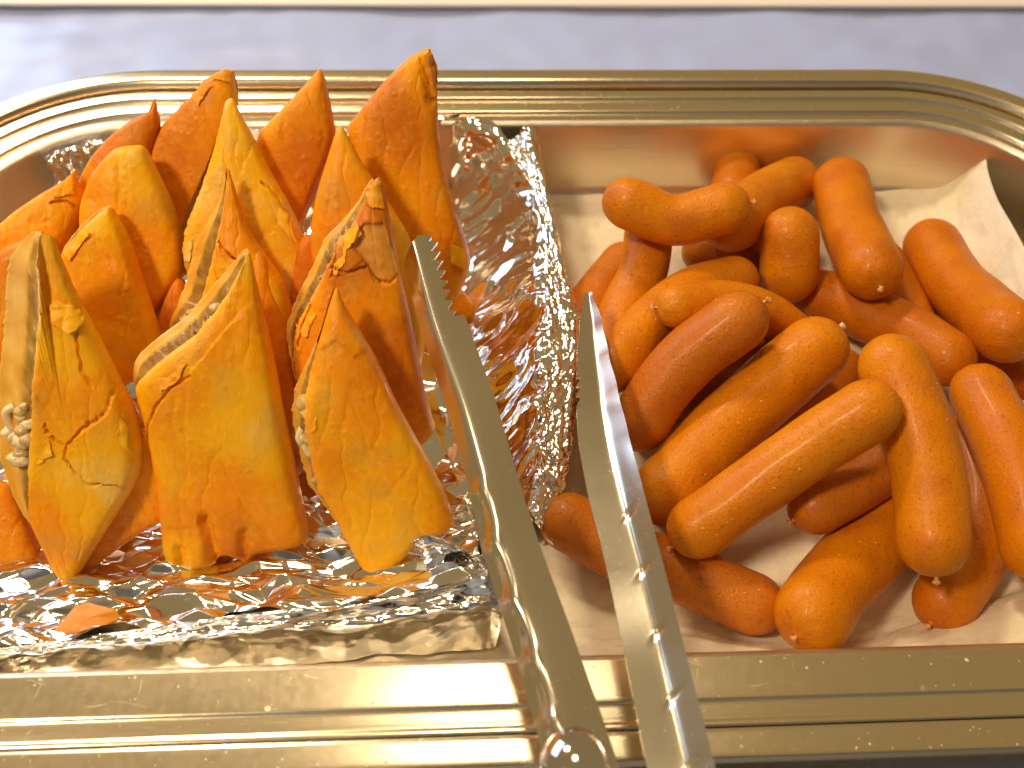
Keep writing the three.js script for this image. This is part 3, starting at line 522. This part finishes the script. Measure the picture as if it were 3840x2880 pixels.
function blister(x, y, seed) {   // fried bubbles: low domes of 0.5 to 1.5 mm
  let h = 0; const c = 2.6, i0 = Math.floor(x / c), j0 = Math.floor(y / c);
  for (let j = j0 - 1; j <= j0 + 1; j++) for (let i = i0 - 1; i <= i0 + 1; i++) {
    const q = Math.sin(i * 127.1 + j * 311.7 + seed * 74.7) * 43758.5453, a = q - Math.floor(q), b = (a * 91.7) % 1, d = (a * 57.3) % 1, e = (a * 33.1) % 1;
    if (e > 0.55) continue;
    const r = 0.35 + 0.9 * b * b, k = Math.hypot(x - (i + 0.2 + 0.6 * b) * c, y - (j + 0.2 + 0.6 * d) * c) / r;
    if (k < 1) h += r * 0.16 * (1 - k * k);
  }
  return h;
}
const segDist = (x, y, line) => {
  let best = 1e9;
  for (let i = 0; i < line.length - 1; i++) {
    const [ax, ay] = line[i], [bx, by] = line[i + 1], dx = bx - ax, dy = by - ay, t = clamp(((x - ax) * dx + (y - ay) * dy) / (dx * dx + dy * dy || 1));
    best = Math.min(best, Math.hypot(x - ax - dx * t, y - ay - dy * t));
  }
  return best;
};
const within = (x, y, poly) => {
  let c = false;
  for (let i = 0, j = poly.length - 1; i < poly.length; j = i++) if ((poly[i][1] > y) !== (poly[j][1] > y) && x < (poly[j][0] - poly[i][0]) * (y - poly[i][1]) / (poly[j][1] - poly[i][1]) + poly[i][0]) c = !c;
  return c;
};
const signed = (x, y, poly) => (within(x, y, poly) ? 1 : -1) * segDist(x, y, [...poly, poly[0]]);
function outlineCurve(pts, n, ragged, seed) {   // closed, gently rounded, denser at the corners
  const out = [], m = pts.length;
  for (let i = 0; i < n; i++) {
    const f = i / n * m, k = Math.floor(f), t = f - k, P = (q) => pts[(k + q + m) % m], a = P(-1), b = P(0), c = P(1), d = P(2), t2 = t * t, t3 = t2 * t, ten = 0.36;
    const h = [0, 1, 2].map((q) => (2 * t3 - 3 * t2 + 1) * b[q] + (t3 - 2 * t2 + t) * (c[q] - a[q]) * ten + (-2 * t3 + 3 * t2) * c[q] + (t3 - t2) * (d[q] - b[q]) * ten);
    const w = clamp(h[2]), j = ragged * (0.12 + w) * (noise(h[0] / 1.7, h[1] / 1.7, seed) + 0.6 * noise(h[0] / 0.7, h[1] / 0.7, seed + 3));
    out.push([h[0] + j, h[1] + 0.6 * j, w]);
  }
  return out;
}
function membrane(poly) {   // height of a soap film over the outline, largest 1
  const xs = poly.map((p) => p[0]), ys = poly.map((p) => p[1]), x0 = Math.min(...xs) - 2, y0 = Math.min(...ys) - 2, st = 1.0, nx = Math.ceil((Math.max(...xs) - x0 + 2) / st), ny = Math.ceil((Math.max(...ys) - y0 + 2) / st);
  const u = new Float32Array(nx * ny), inside = new Uint8Array(nx * ny);
  for (let j = 1; j < ny - 1; j++) for (let i = 1; i < nx - 1; i++) inside[j * nx + i] = within(x0 + i * st, y0 + j * st, poly) ? 1 : 0;
  for (let it = 0; it < 260; it++) for (let j = 1; j < ny - 1; j++) for (let i = 1; i < nx - 1; i++) { const k = j * nx + i; if (inside[k]) u[k] += 1.75 * ((u[k - 1] + u[k + 1] + u[k - nx] + u[k + nx] + 1) / 4 - u[k]); }
  let top = 0; for (const v of u) top = Math.max(top, v);
  return (x, y) => { const a = clamp((x - x0) / st, 0, nx - 2), b = clamp((y - y0) / st, 0, ny - 2), i = Math.floor(a), j = Math.floor(b), s = a - i, t = b - j; return lerp(lerp(u[j * nx + i], u[j * nx + i + 1], s), lerp(u[(j + 1) * nx + i], u[(j + 1) * nx + i + 1], s), t) / top; };
}
const CREAM = [0.90, 0.65, 0.19], GOLD = [0.95, 0.47, 0.005], ORANGE = [0.90, 0.315, 0.003], BROWN = [0.66, 0.18, 0.003];
function pastryColor(x, y, seed, pale, edge) {
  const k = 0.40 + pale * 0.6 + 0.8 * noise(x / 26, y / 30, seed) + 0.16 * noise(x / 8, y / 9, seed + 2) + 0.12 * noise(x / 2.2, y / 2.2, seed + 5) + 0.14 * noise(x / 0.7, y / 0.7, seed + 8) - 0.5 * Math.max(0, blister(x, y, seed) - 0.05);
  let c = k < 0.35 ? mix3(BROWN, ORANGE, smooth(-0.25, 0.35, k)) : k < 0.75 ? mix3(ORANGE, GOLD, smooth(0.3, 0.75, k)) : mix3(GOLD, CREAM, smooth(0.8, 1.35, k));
  c = mix3(c, [0.56, 0.37, 0.07], 0.25 * smooth(0.12, 0.5, noise(x / 10, y / 12, seed + 30) + pale * 0.25));   // thin places where the filling shows through
  return mix3(c, CREAM, clamp(edge + 0.3 * noise(x / 2, y / 2, seed)) * 0.5);
}
function pastry(id, d, seed, parent, deep = 0) {
  const o = parent ?? thing('fried_pastry', ROLL_LABELS[id], 'fried pastry', 'triangular fried pastries heaped on the foil', d.at);
  if (!parent) o.rotation.set(-(90 - d.lean) * DEG, d.yaw * DEG, 0, 'YXZ');
  const fine = d.cracks.length + d.raised.length > 0, NT = fine ? 360 : 240, NS = fine ? 84 : 50;
  const edge = outlineCurve(d.outline, NT, 0.55, seed), film = membrane(edge.map((p) => [p[0], p[1]]));
  let A = 0, cx = 0, cy = 0;
  edge.forEach((p, i) => { const q = edge[(i + 1) % NT], k = p[0] * q[1] - q[0] * p[1]; A += k; cx += (p[0] + q[0]) * k; cy += (p[1] + q[1]) * k; });
  cx /= 3 * A; cy /= 3 * A;
  const details = (x0, y0) => {
    const x = x0 + 0.55 * noise(x0 / 2.2, y0 / 2.2, seed + 40) + 0.1 * noise(x0 / 0.8, y0 / 0.8, seed + 41), y = y0 + 0.55 * noise(x0 / 2.2, y0 / 2.2, seed + 42) + 0.1 * noise(x0 / 0.8, y0 / 0.8, seed + 43);
    let h = 0.6 * noise(x / 17, y / 20, seed + 20) + 0.14 * noise(x / 6, y / 7, seed + 22) + 0.05 * noise(x / 1.6, y / 1.6, seed + 24) + blister(x, y, seed) - 0.3 * Math.pow(1 - Math.abs(noise(x / 7 + 0.3 * noise(x / 9, y / 9, seed), y / 34, seed + 26)), 12);
    for (const p of d.raised) h += 0.42 * smooth(-0.12, 0.3, signed(x, y, p));
    for (const p of d.torn) h -= 0.8 * smooth(-0.2, 0.2, signed(x, y, p));
    for (const l of d.cracks) h -= 1.15 * (1 - smooth(0.1, 0.45, segDist(x, y, l)));
    for (const l of d.creases) { const w = l[l.length - 1]; h -= 2.2 * Math.exp(-Math.pow(segDist(x, y, l.filter(Array.isArray)) / 1.6, 2)) * (Array.isArray(w) ? 1 : w / 4); }
    return h;
  };
  const ring = (u, v, sign) => {
    const p = edge[Math.round(u * NT) % NT], s = v >= 1 ? 1 : 1 - Math.pow(1 - v, 1.35), R = Math.hypot(p[0] - cx, p[1] - cy), s0 = 1 - Math.min(0.5, 2.6 / R);
    const at = (q) => Math.max(0, film(cx + (p[0] - cx) * q, cy + (p[1] - cy) * q)), f = s > s0 ? at(s0) * (1 - s) / (1 - s0) : at(s);
    const w = p[2] * d.cut, x = cx + (p[0] - cx) * s, y = cy + (p[1] - cy) * s;
    const body = d.half * 0.86 * Math.tanh(2.0 * Math.sqrt(f)) / Math.tanh(2.0), h = Math.sqrt(body * body + w * w * Math.pow(s, 3));
    const back = sign < 0 ? p[2] * Math.pow(s, 3) : 0;
    const z = sign * h + (sign > 0 ? details(x, y) * smooth(0, 0.12, f + p[2] * s * 0.3) : 0);
    return V([x + d.shift[0] * back, y + d.shift[1] * back, z - deep]);
  };
  const edgeTone = (u, v) => { const p = edge[Math.round(u * NT) % NT]; return p[2] * smooth(0.86, 1, v) * 0.9; };
  const torn = (x, y) => { for (const p of d.torn) if (within(x, y, p)) return 0.5; return 0; };
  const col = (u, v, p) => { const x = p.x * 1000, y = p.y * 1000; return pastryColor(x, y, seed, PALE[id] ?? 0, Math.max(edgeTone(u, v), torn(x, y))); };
  const uv = (u, v, p) => [p.x + seed * 0.1, p.y];
  const front = grid(NT, NS, (u, v) => ring(u, v, 1), { closeU: true, uv, color: col, flip: true });
  const rear = grid(NT, Math.round(NS * 0.5), (u, v) => ring(u, v, -1), { closeU: true, uv, color: col });
  if (A < 0) for (const g of [front, rear]) { const ix = g.index.array; for (let i = 0; i < ix.length; i += 3) { const t = ix[i]; ix[i] = ix[i + 1]; ix[i + 1] = t; } g.computeVertexNormals(); }
  part(parent ? 'folded_end' : 'wrapper', mergeGeometries([front, rear]), M.wrapper, o);
  if (d.cut) {   // the cut side: filling set back a little inside the wrapper
    const runs = []; let run = null;
    for (let i = 0; i < NT * 2; i++) { const k = i % NT; if (edge[k][2] > 0.12) { (run ??= []).push(k); } else { if (run && i >= NT) { runs.push(run); } run = null; if (i >= NT && runs.length) break; } }
    for (const ks of runs) {
      const n = ks.length - 1; if (n < 4) continue;
      const g = grid(n, 22, (u, v) => {
        const k = ks[Math.round(u * n)], p = edge[k], tuck = Math.min(1, 6 * v, 6 * (1 - v)), mean = (sign) => { const raw = ring(k / NT, 1, sign), m = new THREE.Vector3(); let c = 0; for (let q = -6; q <= 6; q += 2) { const z = ks[clamp(Math.round(u * n) + q, 0, n)]; m.add(ring(z / NT, 1, sign)); c++; } return raw.lerp(m.divideScalar(c), tuck).multiplyScalar(1000); }, F = mean(1), B = mean(-1), dx = cx - p[0], dy = cy - p[1], l = Math.hypot(dx, dy);
        const x = lerp(F.x, B.x, v), y = lerp(F.y, B.y, v), z = lerp(F.z, B.z, v);
        const slot = id === 'R1' ? 0.42 : 0.62, deepIn = v < slot ? 6.2 * Math.sin(Math.PI * clamp(v / slot)) : 0.7 * Math.sin(Math.PI * (v - slot) / (1 - slot));
        const inn = Math.min(0.4 * l, tuck * p[2] * (deepIn + 0.8 * noise(x / 6, y / 6, z / 4 + seed) + (v < slot ? 0.7 : 0.12) * noise(x / 1.8, y / 1.8, z / 1.6 + seed)));
        return V([x + dx / l * inn, y + dy / l * inn, z]);
      }, {
        uv: (u, v, p) => [p.x, p.y + p.z], color: (u, v, p) => {
          const x = p.x * 1000, y = p.y * 1000, z = p.z * 1000, k = 0.5 + 0.8 * noise(x / 3.5, y / 3.5, z / 3.5 + seed) + 0.4 * noise(x / 1.3, y / 1.3, z / 1.3);
          return v < 0.05 || v > 0.96 ? CREAM : v > (id === 'R1' ? 0.4 : 0.6) ? mix3([0.74, 0.36, 0.03], [0.86, 0.50, 0.09], clamp(0.5 + 1.2 * noise(x / 7, y / 7, seed) + 0.25 * noise(x / 1.2, y / 1.2, seed))) : mix3(mix3([0.26, 0.13, 0.016], [0.52, 0.28, 0.05], clamp(k * 1.2)), [0.76, 0.52, 0.20], smooth(0.85, 1.2, k));
        },
      });
      part('filling', g, M.filling, o);
      const mid = (k, v) => { const F = ring(k / NT, 1, 1), B = ring(k / NT, 1, -1), l = Math.hypot(cx - edge[k][0], cy - edge[k][1]); return F.lerp(B, v).add(new THREE.Vector3((cx - edge[k][0]) / l, (cy - edge[k][1]) / l, 0).multiplyScalar(id === 'R1' ? 0.0015 : 0.0032)); };
      const top = Math.max(...edge.map((p) => p[1])), open = ks.filter((k) => edge[k][2] > 0.85 && (id !== 'R1' || edge[k][1] < 0.55 * top)), big = id === 'R1' || id === 'R3';
      for (let q = 0; q < (big ? 11 : 7) && open.length > 6; q++) {   // chopped mushroom and onion
        const c = mid(open[Math.floor(rnd() * open.length)], 0.15 + 0.3 * rnd()), rad = (1.0 + 1.7 * rnd()) * (big ? 1.35 : 0.9), sd = rnd() * 50;
        const lump = grid(14, 9, (u, v) => { const a = u * 2 * Math.PI, b = v * Math.PI, x = Math.sin(b) * Math.cos(a), y = Math.cos(b), z = Math.sin(b) * Math.sin(a), f = rad * (1 + 0.45 * noise(x * 1.4 + sd, y * 1.4, z * 1.4)); return V([x * f, y * f * 0.75, z * f]); }, { closeU: true });
        part('filling_piece', lump, id === 'R1' ? (rnd() < 0.5 ? M.onion : M.noodle) : rnd() < 0.45 ? M.mushroom : M.onion, o).position.copy(c);
      }
      if (big) for (let q = 0; q < 3; q++) {   // glass noodles hanging out of the cut
        const a = mid(open[Math.floor(open.length * (0.15 + 0.6 * rnd()))], 0.3 + 0.4 * rnd()), b = mid(open[Math.floor(open.length * (0.3 + 0.65 * rnd()))], 0.3 + 0.5 * rnd()), m = a.clone().lerp(b, 0.5).add(new THREE.Vector3(-0.001 - 0.002 * rnd(), -0.002 + 0.004 * rnd(), 0.001));
        part('noodle', new THREE.TubeGeometry(new THREE.CatmullRomCurve3([a, m, b]), 24, 0.0008 + 0.0006 * rnd(), 8), M.noodle, o);
      }
    }
  }
  const zAt = (x, y) => { const f = film(x, y); return d.half * 0.86 * Math.tanh(2.0 * Math.sqrt(f)) / Math.tanh(2.0) + details(x, y) * smooth(0, 0.12, f); };
  for (const fl of d.flakes ?? []) {   // curled scraps of the outer layer, hinged along their first side
    const n = fl.length, fx = fl.reduce((a, p) => a + p[0], 0) / n, fy = fl.reduce((a, p) => a + p[1], 0) / n, hx = (fl[0][0] + fl[1][0]) / 2, hy = (fl[0][1] + fl[1][1]) / 2, sd = fx * 3.3;
    const leaf = (dz) => grid(72, 12, (u, v) => {
      const k = u * n, i = Math.floor(k) % n, t = k - Math.floor(k), e = [0, 1].map((q) => lerp(fl[i][q], fl[(i + 1) % n][q], t)), j = 0.35 * (noise(e[0] / 0.9, e[1] / 0.9, sd) + noise(e[0] / 2, e[1] / 2, sd + 2));
      const x = lerp(fx, e[0] + j, v), y = lerp(fy, e[1] - j, v), far = Math.hypot(x - hx, y - hy);
      return V([x, y, zAt(x, y) + 0.25 + dz + 0.05 * far * Math.sqrt(far) + 0.35 * noise(x / 2.5, y / 2.5, sd)]);
    }, { closeU: true, uv, color: (u, v, p) => pastryColor(p.x * 1000, p.y * 1000, seed + 60, (PALE[id] ?? 0) + 0.25, 0.1) });
    part('wrapper_flake', mergeGeometries([leaf(0), leaf(0.28)]), M.wrapper, o);
  }
  return o;
}
const made = {};
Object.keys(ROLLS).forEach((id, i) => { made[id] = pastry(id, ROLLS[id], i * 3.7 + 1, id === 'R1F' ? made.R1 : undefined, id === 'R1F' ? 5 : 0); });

// ---------------------------------------------------------------- loose flake
{
  const o = thing('pastry_flake', 'loose orange flake of fried wrapper lying on the foil at the front left', 'pastry crumb', null, FLAKE[0]);
  const c = FLAKE.reduce((a, p) => [a[0] + p[0] / FLAKE.length, a[1] + p[1] / FLAKE.length, a[2] + p[2] / FLAKE.length], [0, 0, 0]), f0 = FLAKE[0];
  const layer = (dy) => grid(56, 12, (u, v) => {
    const k = u * FLAKE.length, i = Math.floor(k) % FLAKE.length, j = (i + 1) % FLAKE.length, t = k - Math.floor(k), e = [0, 1, 2].map((q) => lerp(FLAKE[i][q], FLAKE[j][q], t));
    const x = lerp(c[0], e[0], v), z = lerp(c[2], e[2], v);
    return V([x - f0[0], lerp(c[1] + 1.2, e[1], v) - f0[1] + dy + 0.9 * noise(x / 5, z / 5, 4) + 0.8, z - f0[2]]);
  }, { closeU: true });
  part('crust', mergeGeometries([layer(0), layer(0.5)]), M.flake, o);
}

// ---------------------------------------------------------------- tongs
function arm(name, pts, { tip, bulge, lo, hi, mark }, parent, label) {
  const curve = new THREE.CatmullRomCurve3(pts.map((p) => V(p)), false, 'centripetal'), L = curve.getLength() * 1000, widths = pts.map((p) => p[3]);
  const tAt = pts.map((p, i) => { let best = 0, bd = 1e9; for (let k = 0; k <= 400; k++) { const d = curve.getPointAt(k / 400).distanceTo(V(p)); if (d < bd) { bd = d; best = k / 400; } } return best; });
  const width = (t) => { let i = 0; while (i < tAt.length - 2 && t > tAt[i + 1]) i++; return lerp(widths[i], widths[i + 1], smooth(0, 1, clamp((t - tAt[i]) / (tAt[i + 1] - tAt[i])))); };
  const look = new THREE.Vector3(0.03, 0.78, 0.62), NS = 960, NX = 40, thick = 0.9;
  const at = (t, x, lower) => {
    const s = t * L, c = curve.getPointAt(t), T = curve.getTangentAt(t), S = new THREE.Vector3().crossVectors(T, look).normalize(), N = new THREE.Vector3().crossVectors(S, T).normalize(), w = width(t) / 2;
    if (S.x < 0) S.negate();
    if (N.y < 0) N.negate();
    const a = lo(s, L), b = hi(s, L), q = x < 0.5 ? lerp(a, Math.max(a, -0.1), x * 2) : lerp(Math.max(a, -0.1), b, x * 2 - 1), y = bulge(q) * w + mark(s, q, L) - (lower ? thick : 0);
    return c.addScaledVector(S, q * w / 1000).addScaledVector(N, y / 1000);
  };
  const uv = (u, v) => [u * 0.02, v * L / 1000], top = grid(NX, NS, (u, v) => at(v, u, false), { uv }), under = grid(NX, NS, (u, v) => at(v, u, true), { uv, flip: true });
  const rims = [0, 1].map((e) => grid(2, NS, (u, v) => at(v, e, false).lerp(at(v, e, true), u), { uv })), end = grid(NX, 2, (u, v) => at(0, u, false).lerp(at(0, u, true), v), { uv });
  return part(name, mergeGeometries([top, under, ...rims, end]), M.tongs, parent, label);
}
{
  const o = thing('tongs', 'steel serving tongs with serrated tips lying open between pastries and sausages', 'tongs');
  const saw = (s, p) => { const f = s / p - Math.floor(s / p); return 1 - f; };
  const stepAt = 31;
  arm('tong_arm', ARMS.left, {
    bulge: (q) => { const d = q + 0.38; return 0.32 * d - 0.62 * Math.sqrt(d * d + 0.012); },
    lo: (s) => -1 + 0.95 * Math.pow(1 - smooth(-1, 10, s), 1.6),
    hi: (s) => s < stepAt ? lerp(0.20, 0.62, saw(s + 1, 3.7)) * smooth(-2.5, 1.5, s) + 0.1 : s < stepAt + 0.8 ? 1 : 1,
    mark: (s, q) => { const k = smooth(78, 90, s), f = s / 15.5 - Math.floor(s / 15.5), pinch = Math.exp(-Math.pow((f - 0.5) / 0.22, 2)); return q < -0.2 ? k * (0.5 * Math.exp(-Math.pow((q + 0.55) / 0.22, 2)) * pinch - 0.8 * Math.exp(-Math.pow((q + 0.66) / 0.24, 2)) * (1 - pinch)) : 0; },
  }, o, 'left arm with eight saw teeth at its tip and a scalloped edge');
  arm('tong_arm', ARMS.right, {
    bulge: (q) => { const d = q - 0.28; return 0.48 * d + 0.44 * Math.sqrt(d * d + 0.008) - 0.2; },
    lo: (s) => s > 36 && s < 47 ? -1 + 0.3 * saw(s, 3.6) : -1,
    hi: () => 1,
    mark: (s, q) => { const p = 17, f = (s - 78 + q * 5) / p, g = f - Math.floor(f) - 0.5; return s > 70 ? -0.28 * Math.exp(-Math.pow(g / 0.055, 2)) * Math.exp(-Math.pow((q - 0.32) / 0.26, 2)) : 0; },
  }, o, 'right arm seen from its hollow side');
  const la = V(ARMS.left[ARMS.left.length - 1]), ra = V(ARMS.right[ARMS.right.length - 1]), along = ra.clone().sub(la), pin = new THREE.CylinderGeometry(0.0035, 0.0035, along.length() + 0.012, 20);
  const hp = part('hinge_pin', pin, M.tongs, o); hp.position.copy(la).lerp(ra, 0.5).add(new THREE.Vector3(0, 0.001, 0)); hp.quaternion.setFromUnitVectors(new THREE.Vector3(0, 1, 0), along.normalize());
  const dome = new THREE.SphereGeometry(DOME[3] / 1000, 48, 32); dome.scale(1, 0.8, 1.15);
  const d = part('pivot_cap', dome, M.dome, o); d.position.copy(V(DOME)).add(new THREE.Vector3(0, -0.004, 0));
}

scene.traverse((m) => { if (m.isMesh) { m.castShadow = true; m.receiveShadow = true; } });
renderer.render(scene, camera);
